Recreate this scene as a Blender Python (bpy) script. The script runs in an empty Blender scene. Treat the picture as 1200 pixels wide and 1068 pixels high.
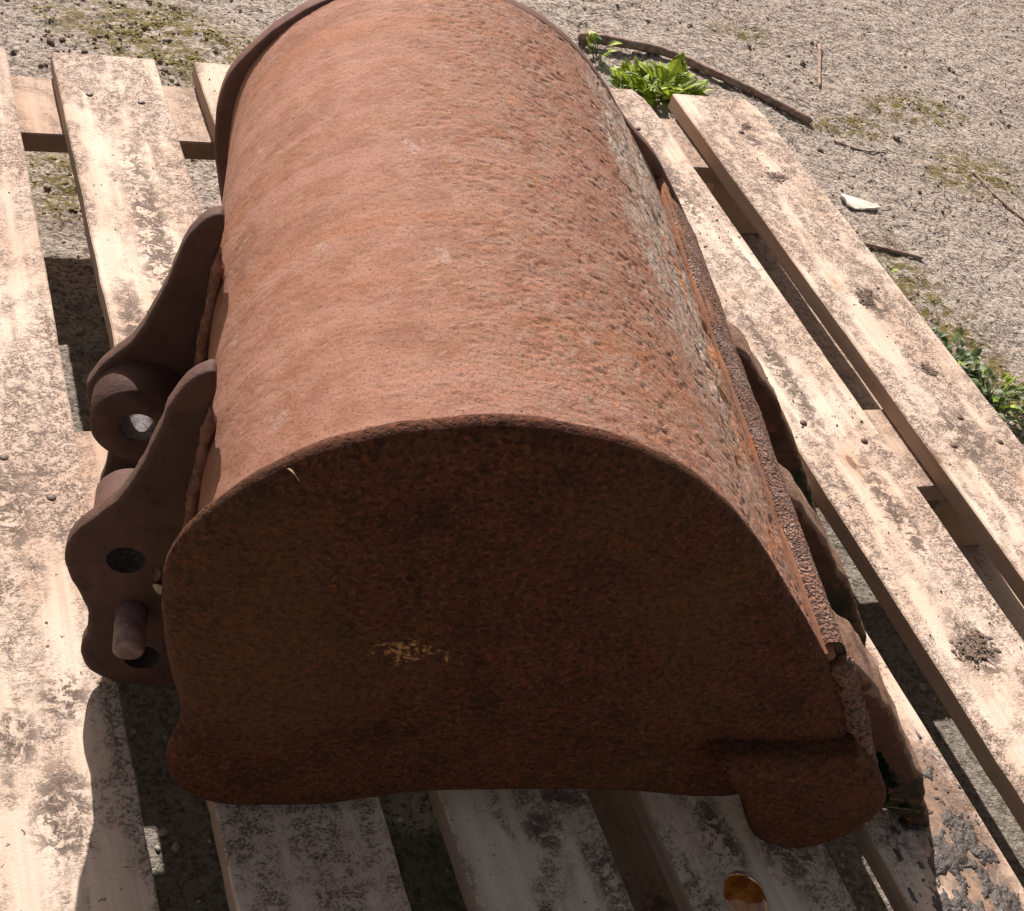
import bpy, math, random
import numpy as np
from mathutils import Vector, Matrix

random.seed(7); RNG = np.random.RandomState(11)
sc = bpy.context.scene
COL = sc.collection

# ------------------------------------------------------------------ camera
cam = bpy.data.cameras.new("camera"); cam_o = bpy.data.objects.new("camera", cam); COL.objects.link(cam_o)
cam_o.location = (-.13728, -.52006, .88119)
cam_o.rotation_euler = tuple(math.radians(a) for a in (48.2072, -14.967, -19.0047))
cam.sensor_width = 36; cam.lens = 36*1724.84/1200; cam.clip_start = .02; cam.clip_end = 200
sc.camera = cam_o

# ------------------------------------------------------------------ light
SUN_AZ, SUN_EL = math.radians(3), math.radians(32)
w = bpy.data.worlds.new("World"); sc.world = w; w.use_nodes = True
nt = w.node_tree; bg = nt.nodes['Background']
sky = nt.nodes.new('ShaderNodeTexSky'); sky.sky_type = 'NISHITA'; sky.sun_disc = False
sky.sun_elevation = SUN_EL; sky.sun_rotation = SUN_AZ
tint = nt.nodes.new('ShaderNodeMix'); tint.data_type = 'RGBA'; tint.blend_type = 'MULTIPLY'; tint.inputs['Factor'].default_value = 1   # sky light tinted warm, to warm the fill in shade
tint.inputs[7].default_value = (1, .68, .46, 1); nt.links.new(sky.outputs[0], tint.inputs[6])
nt.links.new(tint.outputs[2], bg.inputs[0]); bg.inputs[1].default_value = .10
sl = bpy.data.lights.new("sun", 'SUN'); sl.energy = 5.0; sl.angle = math.radians(.6); sl.color = (1, .89, .82)
so = bpy.data.objects.new("sun", sl); COL.objects.link(so)
sdir = Vector((math.sin(SUN_AZ)*math.cos(SUN_EL), math.cos(SUN_AZ)*math.cos(SUN_EL), math.sin(SUN_EL)))
so.rotation_euler = sdir.to_track_quat('Z', 'Y').to_euler(); so.location = (2, 3, 4)
sc.view_settings.view_transform = 'Standard'; sc.view_settings.look = 'None'
sc.view_settings.exposure = .97; sc.view_settings.gamma = 1

# ------------------------------------------------------------------ numpy noise
def _h(*k):
    n = np.zeros_like(k[0], dtype=np.int64)
    for a, m in zip(k, (374761393, 668265263, 2147483647, 1274126177)): n = n + a.astype(np.int64)*m
    n = (n ^ (n >> 13))*1274126177; n = n & 0x7fffffff
    n = (n ^ (n >> 16))*668265263 & 0x7fffffff
    return n/float(0x7fffffff)
def vnoise(x, y, z=None, seed=0):
    z = np.zeros_like(x) if z is None else z
    xi, yi, zi = np.floor(x), np.floor(y), np.floor(z)
    f = [a-b for a, b in ((x, xi), (y, yi), (z, zi))]; f = [t*t*(3-2*t) for t in f]
    r = 0
    for a in (0, 1):
        for b in (0, 1):
            for c in (0, 1):
                wgt = (f[0] if a else 1-f[0])*(f[1] if b else 1-f[1])*(f[2] if c else 1-f[2])
                r = r+wgt*_h(xi+a, yi+b, zi+c+seed*57, np.zeros_like(xi)+seed)
    return r-.5
def fbm(x, y, z=None, o=4, seed=0):
    z = np.zeros_like(x) if z is None else z
    r = 0; a = 1.
    for i in range(o): r = r+a*vnoise(x*2**i+i*17.3, y*2**i-i*9.1, z*2**i, seed+i); a *= .5
    return r
def sstep(a, b, x):
    t = np.clip((x-a)/(b-a), 0, 1); return t*t*(3-2*t)

# ------------------------------------------------------------------ object helpers
def link(name, verts, faces, mat=None, parent=None, smooth=True, uv=None, loc=None):
    me = bpy.data.meshes.new(name)
    v = np.asarray(verts, float).reshape(-1, 3)
    me.from_pydata(v.tolist(), [], [list(map(int, f)) for f in faces] if not isinstance(faces, np.ndarray) else faces.tolist())
    if uv is not None:
        l = me.uv_layers.new(name="su"); idx = np.empty(len(me.loops), int); me.loops.foreach_get("vertex_index", idx)
        l.data.foreach_set("uv", np.asarray(uv)[idx].ravel())
    if smooth: me.polygons.foreach_set("use_smooth", [True]*len(me.polygons))
    if mat: me.materials.append(mat)
    me.update()
    o = bpy.data.objects.new(name, me); COL.objects.link(o)
    if parent: o.parent = parent
    if loc is not None: o.location = loc
    return o
def empty(name, loc, rz=0):
    o = bpy.data.objects.new(name, None); COL.objects.link(o); o.location = loc; o.rotation_euler = (0, 0, rz)
    o.empty_display_size = .05; return o
def tag(o, label=None, cat=None, group=None, kind=None):
    if label: o['label'] = label
    if cat: o['category'] = cat
    if group: o['group'] = group
    if kind: o['kind'] = kind
    return o
def grid_faces(n, m, wrap=False):
    i = np.arange(n-1)[:, None]; j = np.arange(m if wrap else m-1)[None, :]; j2 = (j+1) % m
    return np.stack([i*m+j+0*i, i*m+j2, (i+1)*m+j2, (i+1)*m+j], -1).reshape(-1, 4)
def crom(P, n, closed=True):
    P = np.asarray(P, float); N = len(P); out = []
    segs = N if closed else N-1
    for k in range(segs):
        if closed: a, b, c, d = P[(k-1) % N], P[k], P[(k+1) % N], P[(k+2) % N]
        else: a, b, c, d = P[max(k-1, 0)], P[k], P[k+1], P[min(k+2, N-1)]
        for t in np.linspace(0, 1, n, endpoint=False):
            out.append(.5*((2*b)+(c-a)*t+(2*a-5*b+4*c-d)*t*t+(-a+3*b-3*c+d)*t**3))
    if not closed: out.append(P[-1])
    return np.array(out)
def resample(P, n, closed=True):
    Q = np.vstack([P, P[:1]]) if closed else P
    s = np.r_[0, np.cumsum(np.linalg.norm(np.diff(Q, axis=0), axis=1))]
    t = np.linspace(0, s[-1], n, endpoint=not closed)
    return np.stack([np.interp(t, s, Q[:, k]) for k in range(Q.shape[1])], 1), t
def normals2(P, closed=True):
    if closed: T = np.roll(P, -1, 0)-np.roll(P, 1, 0)
    else: T = np.gradient(P, axis=0)
    T /= np.linalg.norm(T, axis=1)[:, None]+1e-12
    return np.stack([-T[:, 1], T[:, 0]], 1)      # left normal
def area(P): return .5*np.sum(P[:, 0]*np.roll(P[:, 1], -1)-np.roll(P[:, 0], -1)*P[:, 1])
def tess(P):
    """triangulated n-gon cap"""
    from mathutils.geometry import tessellate_polygon
    return tessellate_polygon([[Vector((p[0], p[1], 0)) for p in P]])
def slab(P, u0, u1, r=.004, steps=4, holes=()):
    """outline P (v,z) extruded from u0 to u1 with rounded edges; returns verts (v,u,z), faces"""
    P = np.asarray(P, float)
    if area(P) < 0: P = P[::-1]
    Nn = -normals2(P); n = len(P); V = []; F = []
    rings = []
    for k in range(steps+1):
        a = math.pi/2*k/steps; rings.append((u0+r*(1-math.sin(a)), -r*(1-math.cos(math.pi/2-a))))
    rings = [(u0+r*(1-math.sin(math.pi/2*(1-k/steps))), -r*(1-math.cos(math.pi/2*(1-k/steps)))) for k in range(steps+1)]
    rings += [(u0+u1-u, d) for u, d in rings[::-1]]
    for u, d in rings:
        Q = P+Nn*d
        V.append(np.stack([Q[:, 0], np.full(n, u), Q[:, 1]], 1))
    V = np.vstack(V); F = grid_faces(len(rings), n, True).tolist()
    from mathutils.geometry import tessellate_polygon
    for ring, flip in ((0, True), (len(rings)-1, False)):
        loops = [[Vector((*V[ring*n+i][[0, 2]], 0)) for i in range(n)]]
        base = [ring*n+i for i in range(n)]
        for h in holes:
            m = len(h); off = len(V); 
            pass
        for t in tessellate_polygon(loops):
            F.append([base[i] for i in (t if not flip else t[::-1])])
    return V, F
def tube(path, rad, n=10, cap=True, seed=0, rough=0):
    path = np.asarray(path, float); m = len(path); rad = np.broadcast_to(rad, (m,)) if np.ndim(rad) else np.full(m, rad)
    T = np.gradient(path, axis=0); T /= np.linalg.norm(T, axis=1)[:, None]+1e-12
    V = []; up = np.array([.13, .21, .97])
    for i in range(m):
        a = np.cross(T[i], up); a /= np.linalg.norm(a)+1e-9; b = np.cross(a, T[i])
        th = np.linspace(0, 2*math.pi, n, endpoint=False)
        V.append(path[i]+rad[i]*(np.cos(th)[:, None]*a+np.sin(th)[:, None]*b))
    V = np.vstack(V)
    if rough: V += (RNG.rand(*V.shape)-.5)*rough
    F = grid_faces(m, n, True).tolist()
    if cap: F += [list(range(n))[::-1], list(range((m-1)*n, m*n))]
    return V, F
class MB:
    def __init__(s): s.V = []; s.F = []; s.n = 0
    def add(s, V, F):
        V = np.asarray(V, float).reshape(-1, 3); s.V.append(V); s.F += [[i+s.n for i in f] for f in F]; s.n += len(V)
    def build(s, name, mat, parent=None, smooth=True): return link(name, np.vstack(s.V), s.F, mat, parent, smooth)

# ------------------------------------------------------------------ materials
class NT:
    def __init__(s, name):
        s.m = bpy.data.materials.new(name); s.m.use_nodes = True; s.t = s.m.node_tree; s.N = s.t.nodes; s.L = s.t.links
        s.bsdf = s.N['Principled BSDF']; s.tc = s.N.new('ShaderNodeTexCoord'); s.oi = None
    def lk(s, a, b): s.L.new(a, b)
    def val(s, sock, v):
        if hasattr(v, 'is_linked') or isinstance(v, bpy.types.NodeSocket): s.L.new(v, sock)
        else: sock.default_value = v
    def math(s, op, a, b=0., c=None, clamp=False):
        n = s.N.new('ShaderNodeMath'); n.operation = op; n.use_clamp = clamp
        s.val(n.inputs[0], a); s.val(n.inputs[1], b)
        if c is not None: s.val(n.inputs[2], c)
        return n.outputs[0]
    def vm(s, op, a, b):
        n = s.N.new('ShaderNodeVectorMath'); n.operation = op; s.val(n.inputs[0], a); s.val(n.inputs[1], b); return n.outputs[0]
    def noise(s, co, scale, detail=4, rough=.55, dist=0., ty='FBM', stretch=None):
        if stretch is not None: co = s.vm('MULTIPLY', co, stretch)
        n = s.N.new('ShaderNodeTexNoise'); n.noise_type = ty; s.lk(co, n.inputs['Vector'])
        n.inputs['Scale'].default_value = scale; n.inputs['Detail'].default_value = detail
        n.inputs['Roughness'].default_value = rough; n.inputs['Distortion'].default_value = dist
        return n.outputs['Fac']
    def voro(s, co, scale, feat='F1', out='Distance', rnd=1., stretch=None):
        if stretch is not None: co = s.vm('MULTIPLY', co, stretch)
        n = s.N.new('ShaderNodeTexVoronoi'); n.feature = feat; s.lk(co, n.inputs['Vector'])
        n.inputs['Scale'].default_value = scale; n.inputs['Randomness'].default_value = rnd
        return n.outputs[out]
    def step(s, x, a, b):
        n = s.N.new('ShaderNodeMapRange'); n.interpolation_type = 'SMOOTHSTEP'; s.val(n.inputs['Value'], x)
        n.inputs['From Min'].default_value = a; n.inputs['From Max'].default_value = b; return n.outputs['Result']
    def mix(s, f, a, b, mode='MIX'):
        n = s.N.new('ShaderNodeMix'); n.data_type = 'RGBA'; n.blend_type = mode
        s.val(n.inputs['Factor'], f)
        for k, v in ((6, a), (7, b)):
            if isinstance(v, (tuple, list)): n.inputs[k].default_value = (*v[:3], 1)
            else: s.lk(v, n.inputs[k])
        return n.outputs[2]
    def sep(s, co):
        n = s.N.new('ShaderNodeSeparateXYZ'); s.lk(co, n.inputs[0]); return n.outputs
    def bump(s, h, strength, dist, prev=None):
        n = s.N.new('ShaderNodeBump'); s.lk(h, n.inputs['Height']); n.inputs['Strength'].default_value = strength
        n.inputs['Distance'].default_value = dist
        if prev is not None: s.lk(prev, n.inputs['Normal'])
        return n.outputs[0]
    def rnd(s):
        if s.oi is None: s.oi = s.N.new('ShaderNodeObjectInfo').outputs['Random']
        return s.oi
    def rndco(s, amt=37.):
        o = s.N.new('ShaderNodeCombineXYZ'); r = s.rnd()
        s.lk(s.math('MULTIPLY', r, amt), o.inputs[0]); s.lk(s.math('MULTIPLY', r, amt*1.7), o.inputs[1]); s.lk(s.math('MULTIPLY', r, amt*.6), o.inputs[2])
        return s.vm('ADD', s.tc.outputs['Object'], o.outputs[0])
    def out(s, col, rough=.8, normal=None, spec=.3):
        s.val(s.bsdf.inputs['Base Color'], (*col, 1) if isinstance(col, tuple) else col)
        s.val(s.bsdf.inputs['Roughness'], rough); s.bsdf.inputs['Specular IOR Level'].default_value = spec
        if normal is not None: s.lk(normal, s.bsdf.inputs['Normal'])
        return s.m

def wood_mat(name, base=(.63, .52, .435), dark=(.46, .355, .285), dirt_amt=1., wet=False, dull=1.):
    t = NT(name); co = t.rndco(); rn = t.rnd(); wco = t.tc.outputs['Object']
    grain = t.noise(co, 1, 5, .6, .4, stretch=(150, 5, 150))
    grain2 = t.noise(co, 1, 3, .5, 0, stretch=(38, 1.6, 38))
    tone = t.noise(co, 7, 3, .5)
    col = t.mix(t.step(grain, .38, .62), base, dark)
    col = t.mix(.55, col, t.mix(t.step(tone, .35, .65), (base[0]*1.06, base[1]*1.08, base[2]*1.06), (base[0]*.94, base[1]*.84, base[2]*.76)))
    col = t.mix(t.math('MULTIPLY', t.step(grain2, .55, .72), .28), col, (dark[0]*.8, dark[1]*.7, dark[2]*.6))
    # dirt: smeared patches x gritty break-up, boot mud, and small specks
    big = t.noise(co, 9, 4, .6, 1.2, stretch=(1, .55, 1)); mid = t.noise(co, 95, 6, .78, .5); fine = t.noise(co, 380, 3, .75)
    lane = t.noise(co, 1, 2, .5, .6, stretch=(22, 2.4, 22))
    zone = t.math('ADD', big, t.math('MULTIPLY', t.math('SUBTRACT', lane, .5), .9))
    zone = t.math('ADD', zone, t.math('MULTIPLY', t.math('SUBTRACT', rn, .5), .06))
    grainy = t.math('ADD', t.math('MULTIPLY', mid, .62), t.math('MULTIPLY', fine, .38))
    m1 = t.math('MULTIPLY', t.step(zone, .37, .58), t.step(grainy, .480, .530), clamp=True)
    m1 = t.math('MULTIPLY', m1, t.math('ADD', .35, t.math('MULTIPLY', t.step(t.noise(co, 420, 2, .6), .40, .58), .65)))
    m1b = t.math('MULTIPLY', t.step(zone, .38, .56), t.step(t.noise(co, 44, 8, .82, .8), .56, .60), clamp=True)
    m1 = t.math('MAXIMUM', m1, t.math('MULTIPLY', m1b, .9))
    m2 = t.step(t.noise(co, 1, 4, .7, .5, stretch=(75, 150, 75)), .645, .69)
    dotm = t.step(t.noise(co, 190, 3, .6, .8), .675, .71)
    gp = t.sep(t.N.new('ShaderNodeNewGeometry').outputs['Position'])
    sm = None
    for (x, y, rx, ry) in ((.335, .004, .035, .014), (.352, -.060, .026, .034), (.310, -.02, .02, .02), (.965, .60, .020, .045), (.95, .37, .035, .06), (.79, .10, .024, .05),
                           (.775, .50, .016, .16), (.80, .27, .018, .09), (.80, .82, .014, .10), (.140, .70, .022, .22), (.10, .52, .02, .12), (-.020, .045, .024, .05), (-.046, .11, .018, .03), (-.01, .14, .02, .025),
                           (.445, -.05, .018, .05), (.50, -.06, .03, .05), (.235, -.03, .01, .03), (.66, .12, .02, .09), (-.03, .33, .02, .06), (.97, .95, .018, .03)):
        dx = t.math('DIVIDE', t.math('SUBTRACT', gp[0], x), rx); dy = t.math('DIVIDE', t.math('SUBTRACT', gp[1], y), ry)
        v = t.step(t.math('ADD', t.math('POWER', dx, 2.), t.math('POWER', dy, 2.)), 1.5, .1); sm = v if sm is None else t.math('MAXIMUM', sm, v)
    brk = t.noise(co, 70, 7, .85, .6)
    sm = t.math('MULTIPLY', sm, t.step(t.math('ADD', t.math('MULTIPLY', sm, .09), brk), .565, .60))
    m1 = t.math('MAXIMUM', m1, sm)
    kn = t.voro(co, 1, stretch=(14, 5.5, 14)); knot = t.step(kn, .075, .045); ring = t.math('MULTIPLY', t.step(kn, .17, .08), .45)
    col = t.mix(ring, col, (.40, .25, .15)); col = t.mix(t.math('MULTIPLY', knot, .8), col, (.16, .08, .045))
    wx = t.math('DIVIDE', t.math('SUBTRACT', gp[0], .645), .040); wy = t.math('DIVIDE', t.math('SUBTRACT', gp[1], -.085), .125)
    wr = t.math('ADD', t.math('ADD', t.math('POWER', wx, 2.), t.math('POWER', wy, 2.)), t.math('MULTIPLY', t.math('SUBTRACT', brk, .5), 3.5))
    soak = t.step(wr, 1.5, .3)
    film = t.math('MULTIPLY', t.step(zone, .38, .62), .42)
    col = t.mix(t.math('MULTIPLY', film, dirt_amt), col, (.36, .28, .235))
    col = t.mix(t.math('MULTIPLY', soak, .78), col, t.mix(t.step(mid, .4, .6), (.06, .045, .040), (.24, .13, .07)))
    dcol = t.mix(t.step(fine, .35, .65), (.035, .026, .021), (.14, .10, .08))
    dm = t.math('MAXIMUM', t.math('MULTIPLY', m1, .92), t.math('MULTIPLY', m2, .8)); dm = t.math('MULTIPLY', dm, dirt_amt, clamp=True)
    # dirt settles on faces that look up
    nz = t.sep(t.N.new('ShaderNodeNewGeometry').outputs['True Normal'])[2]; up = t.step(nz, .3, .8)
    dm = t.math('MULTIPLY', dm, t.math('ADD', t.math('MULTIPLY', up, .85), .15))
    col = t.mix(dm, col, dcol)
    col = t.mix(t.math('MULTIPLY', dotm, t.math('MULTIPLY', up, .85)), col, (.06, .045, .038))
    # sawn edges mixed browner than the top faces
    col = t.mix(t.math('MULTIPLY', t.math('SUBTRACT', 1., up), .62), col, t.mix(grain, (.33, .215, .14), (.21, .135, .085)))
    vr = t.math('ADD', t.math('MULTIPLY', rn, .14), .90*dull)
    hsv = t.N.new('ShaderNodeHueSaturation'); t.lk(col, hsv.inputs['Color']); t.lk(vr, hsv.inputs['Value']); col = hsv.outputs[0]
    h = t.math('ADD', t.math('MULTIPLY', grain, .5), t.math('ADD', t.math('MULTIPLY', dm, 1.2), t.math('MULTIPLY', fine, .5)))
    return t.out(col, .82, t.bump(h, .55, .0012), .25)

def rust_mat(name, kind):
    """kind: shell (uses su uv), plate, ear, lip, tooth"""
    t = NT(name)
    if kind == 'shell':
        un = t.N.new('ShaderNodeUVMap'); un.uv_map = 'su'; co = un.outputs[0]
    else: co = t.tc.outputs['Object']
    big = t.noise(co, 9, 4, .55, .3); mid = t.noise(co, 42, 5, .65, .4); fine = t.noise(co, 330, 4, .7)
    grit = t.noise(co, 1, 5, .78, .3, stretch=((230, 270, 1) if kind == 'shell' else (150, 150, 150)))
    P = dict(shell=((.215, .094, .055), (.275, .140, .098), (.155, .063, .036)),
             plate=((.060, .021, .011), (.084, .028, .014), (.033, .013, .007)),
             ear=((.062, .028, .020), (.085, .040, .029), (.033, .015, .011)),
             lip=((.17, .072, .040), (.27, .135, .088), (.055, .02, .012)),
             tooth=((.15, .082, .052), (.23, .150, .110), (.07, .03, .018)))[kind]
    col = t.mix(t.step(mid, .35, .65), P[0], P[1]); col = t.mix(t.math('MULTIPLY', t.step(t.noise(co, 23, 5, .6), .5, .72), .4 if kind == 'shell' else 1.), col, P[2])
    rough = .86; bumpn = None
    if kind == 'shell':
        s = t.sep(co)            # x = arc length from lower left, y = along the drum
        right = t.step(s[0], .33, .50); left = t.step(s[0], .26, .06)
        # ochre film on the flank by the ears, plum tint on the crown
        col = t.mix(t.math('MULTIPLY', left, .75), col, (.245, .118, .056))
        streak = t.noise(co, 1, 3, .55, .3, stretch=(3.2, 34, 1))
        col = t.mix(t.math('MULTIPLY', t.step(streak, .46, .66), .5), col, (.325, .175, .130))
        col = t.mix(t.math('MULTIPLY', t.step(t.noise(co, 1, 4, .6, .3, stretch=(2.6, 22, 1.)), .50, .66), .45), col, (.275, .105, .042))
        # bare grey scuffs
        sc1 = t.math('MULTIPLY', t.step(t.noise(co, 30, 3, .5, .4), .655, .72), t.step(grit, .38, .6))
        col = t.mix(t.math('MULTIPLY', sc1, .45), col, (.38, .31, .28))
        # orange bloom on the right flank
        ob = t.math('MULTIPLY', right, t.step(t.noise(co, 60, 5, .7, .6), .53, .70))
        col = t.mix(t.math('MULTIPLY', ob, .5), col, (.38, .15, .055))
        col = t.mix(t.math('MULTIPLY', t.math('MULTIPLY', right, t.step(t.noise(co, 75, 5, .75, .3), .48, .6)), .5), col, (.26, .20, .15))
        # grey lichen film along the shoulder above the lip
        edge = t.math('ADD', s[0], t.math('MULTIPLY', t.math('SUBTRACT', t.noise(co, 16, 4, .6), .5), .14))
        lich = t.math('MULTIPLY', t.step(edge, .555, .60), t.math('SUBTRACT', 1., t.step(edge, .685, .73)))
        far = t.step(s[1], .02, .42); lich = t.math('MULTIPLY', lich, t.math('ADD', t.math('MULTIPLY', far, .75), .15)); lich = t.math('MULTIPLY', lich, t.step(t.noise(co, 1, 6, .75, .5, stretch=(60, 34, 1)), .40, .54))
        lcol = t.mix(t.step(grit, .38, .58), (.24, .20, .16), (.50, .44, .385))
        col = t.mix(t.math('MULTIPLY', lich, t.step(fine, .18, .5)), col, lcol)
        osp = t.math('MULTIPLY', t.step(s[0], .60, .68), t.step(t.noise(co, 1, 4, .6, .5, stretch=(44, 14, 1)), .56, .62))
        col = t.mix(t.math('MULTIPLY', osp, .8), col, (.44, .165, .045))
        # flaked pits, coarser on the right
        p1 = t.noise(co, 1, 4, .7, .5, stretch=(330, 360, 1)); p2 = t.noise(co, 1, 5, .75, .6, stretch=(150, 220, 1))
        pm = t.math('ADD', t.math('MULTIPLY', t.step(p1, .60, .69), t.math('ADD', t.math('MULTIPLY', right, .5), .28)),
                    t.math('MULTIPLY', t.step(p2, .60, .68), t.math('MULTIPLY', right, .8)), clamp=True)
        col = t.mix(t.math('MULTIPLY', pm, .85), col, (.085, .038, .022))
        wh = t.step(t.noise(co, 420, 2, .6), .72, .76)
        col = t.mix(t.math('MULTIPLY', wh, .55), col, (.62, .48, .38))
        h = t.math('SUBTRACT', t.math('ADD', t.math('MULTIPLY', grit, .7), t.math('MULTIPLY', fine, .5)), t.math('MULTIPLY', pm, .8))
        amt = t.math('ADD', t.math('MULTIPLY', right, .85), .5)
        sp1 = t.noise(co, 1, 3, .7, .4, stretch=(520, 620, 1)); col = t.mix(t.math('MULTIPLY', t.step(sp1, .55, .64), .8), col, (.080, .034, .018)); col = t.mix(t.math('MULTIPLY', t.step(sp1, .40, .30), .35), col, (.42, .27, .20))
        n = t.bump(t.math('MULTIPLY', h, amt), .85, .0014)
        return t.out(col, .84, n, .25)
    if kind == 'plate':
        p1 = t.noise(co, 1, 3, .65, 0., stretch=(210, 210, 260)); pits = t.step(p1, .50, .70)
        col = t.mix(t.math('MULTIPLY', pits, .8), col, (.030, .012, .007)); col = t.mix(t.math('MULTIPLY', t.step(t.noise(co, 1, 4, .7, 0., stretch=(70, 70, 110)), .50, .68), .5), col, (.045, .020, .012))
        col = t.mix(t.math('MULTIPLY', t.step(t.noise(co, 260, 4, .75), .53, .62), .5), col, (.19, .062, .028))
        col = t.mix(t.math('MULTIPLY', t.step(t.noise(co, 6, 3, .5), .5, .7), .5), col, (.095, .048, .022))
        red = t.step(t.noise(co, 85, 5, .7), .60, .72)
        col = t.mix(t.math('MULTIPLY', red, .7), col, (.17, .036, .017))
        wh = t.step(t.noise(co, 300, 2, .5), .755, .79); col = t.mix(t.math('MULTIPLY', wh, .7), col, (.42, .3, .22))
        # old scrape showing ochre flakes (coordinates are the plate's own)
        s = t.sep(co)
        dx = t.math('DIVIDE', t.math('SUBTRACT', s[0], -.137), .026); dz = t.math('DIVIDE', t.math('SUBTRACT', s[2], .184), .014)
        rr = t.math('ADD', t.math('POWER', dx, 2.), t.math('POWER', dz, 2.))
        fl = t.math('MULTIPLY', t.step(t.math('ADD', rr, t.math('MULTIPLY', t.noise(co, 60, 5, .7, 1.), 6.)), 3.7, 3.1), t.step(t.noise(co, 220, 5, .75), .44, .54))
        col = t.mix(fl, col, (.40, .21, .085))
        h = t.math('SUBTRACT', t.math('ADD', t.math('MULTIPLY', grit, .8), t.math('MULTIPLY', mid, 1.2)), t.math('MULTIPLY', pits, .8))
        return t.out(col, .86, t.bump(h, .9, .0022), .15)
    if kind == 'lip':
        v = t.voro(co, 420); v2 = t.noise(co, 360, 3, .7)
        col = t.mix(t.step(v2, .44, .62), col, (.045, .018, .012))
        col = t.mix(t.math('MULTIPLY', t.step(t.noise(co, 34, 3, .6), .56, .68), .35), col, (.30, .23, .23))
        h = t.math('ADD', t.math('MULTIPLY', v, -1.), t.math('MULTIPLY', v2, 1.6))
        wet = t.step(t.noise(co, 22, 3, .5), .54, .62)
        rg = t.math('SUBTRACT', .78, t.math('MULTIPLY', wet, .5))
        return t.out(col, rg, t.bump(h, 1., .003), .5)
    if kind == 'tooth':
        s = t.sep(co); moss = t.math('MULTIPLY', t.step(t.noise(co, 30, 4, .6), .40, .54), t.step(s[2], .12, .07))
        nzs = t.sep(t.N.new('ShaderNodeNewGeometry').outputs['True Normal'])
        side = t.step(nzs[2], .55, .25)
        col = t.mix(side, col, t.mix(mid, (.05, .02, .013), (.11, .045, .03)))  # shade of the unlit tooth sides mixed into their colour
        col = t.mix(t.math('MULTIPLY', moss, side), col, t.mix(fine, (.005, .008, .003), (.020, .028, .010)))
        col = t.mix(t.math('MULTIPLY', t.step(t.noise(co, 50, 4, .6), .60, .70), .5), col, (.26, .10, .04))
        h = t.math('ADD', t.math('MULTIPLY', grit, 1.), t.math('MULTIPLY', t.noise(co, 60, 5, .7), 1.5))
        return t.out(col, .84, t.bump(h, .9, .0025), .25)
    h = t.math('ADD', t.math('MULTIPLY', grit, .8), t.math('MULTIPLY', mid, 1.))
    col = t.mix(t.math('MULTIPLY', t.step(fine, .55, .72), .5), col, (.07, .03, .02))
    return t.out(col, .8, t.bump(h, .7, .0016), .35)

def ground_mat():
    t = NT("weathered_concrete"); co = t.tc.outputs['Object']
    a = t.noise(co, 3.2, 5, .6, .5); b = t.noise(co, 26, 5, .7, .4); c = t.noise(co, 170, 5, .75); d = t.noise(co, 70, 4, .7, .8)
    col = t.mix(t.step(a, .35, .65), (.245, .203, .172), (.335, .288, .250))
    col = t.mix(t.math('MULTIPLY', t.step(b, .44, .66), .5), col, (.25, .205, .165))
    col = t.mix(t.math('MULTIPLY', t.step(c, .40, .62), .75), col, (.50, .455, .40))
    col = t.mix(t.math('MULTIPLY', t.step(c, .52, .38), .85), col, (.085, .065, .05))
    col = t.mix(t.math('MULTIPLY', t.step(d, .58, .70), .7), col, (.13, .105, .085))
    mz = t.voro(co, 120); col = t.mix(t.math('MULTIPLY', t.step(mz, .22, .10), .55), col, (.58, .54, .48))
    s = t.sep(co)
    # mossy staining where the slab is damp: the far left corner and thin bands on the right
    def spot(x, y, rx, ry):
        dx = t.math('DIVIDE', t.math('SUBTRACT', s[0], x), rx); dy = t.math('DIVIDE', t.math('SUBTRACT', s[1], y), ry)
        return t.step(t.math('ADD', t.math('POWER', dx, 2.), t.math('POWER', dy, 2.)), 1.2, .0)
    ms = None
    for q in ((.25, 1.40, .16, .10), (.33, 1.32, .12, .09), (1.56, 1.33, .14, .07), (1.38, 1.26, .10, .05), (1.55, 1.14, .12, .09), (1.31, 1.56, .08, .04), (.09, 1.0, .06, .09), (1.25, .72, .07, .3)):
        v = spot(*q); ms = v if ms is None else t.math('MAXIMUM', ms, v)
    mm = t.math('MULTIPLY', ms, t.step(t.math('ADD', t.math('MULTIPLY', d, .6), t.math('MULTIPLY', b, .5)), .50, .60))
    col = t.mix(mm, col, t.mix(c, (.05, .035, .012), (.20, .17, .03)))
    under_pallet = t.math('MULTIPLY', t.step(s[1], .95, .6), t.step(s[0], 1.15, 1.0))   # slab mixed darker and mossy green beneath the pallet
    col = t.mix(t.math('MULTIPLY', under_pallet, .55), col, t.mix(c, (.04, .045, .03), (.22, .21, .17)))
    pal = t.math('MULTIPLY', spot(.279, .100, .03, .028), t.step(b, .3, .45))  # patch of sunlight between two boards, painted as pale ground colour
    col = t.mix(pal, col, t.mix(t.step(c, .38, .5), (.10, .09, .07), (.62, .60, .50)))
    h = t.math('ADD', t.math('MULTIPLY', c, 1.), t.math('MULTIPLY', d, 1.6))
    return t.out(col, .9, t.bump(h, 1., .004), .2)

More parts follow.
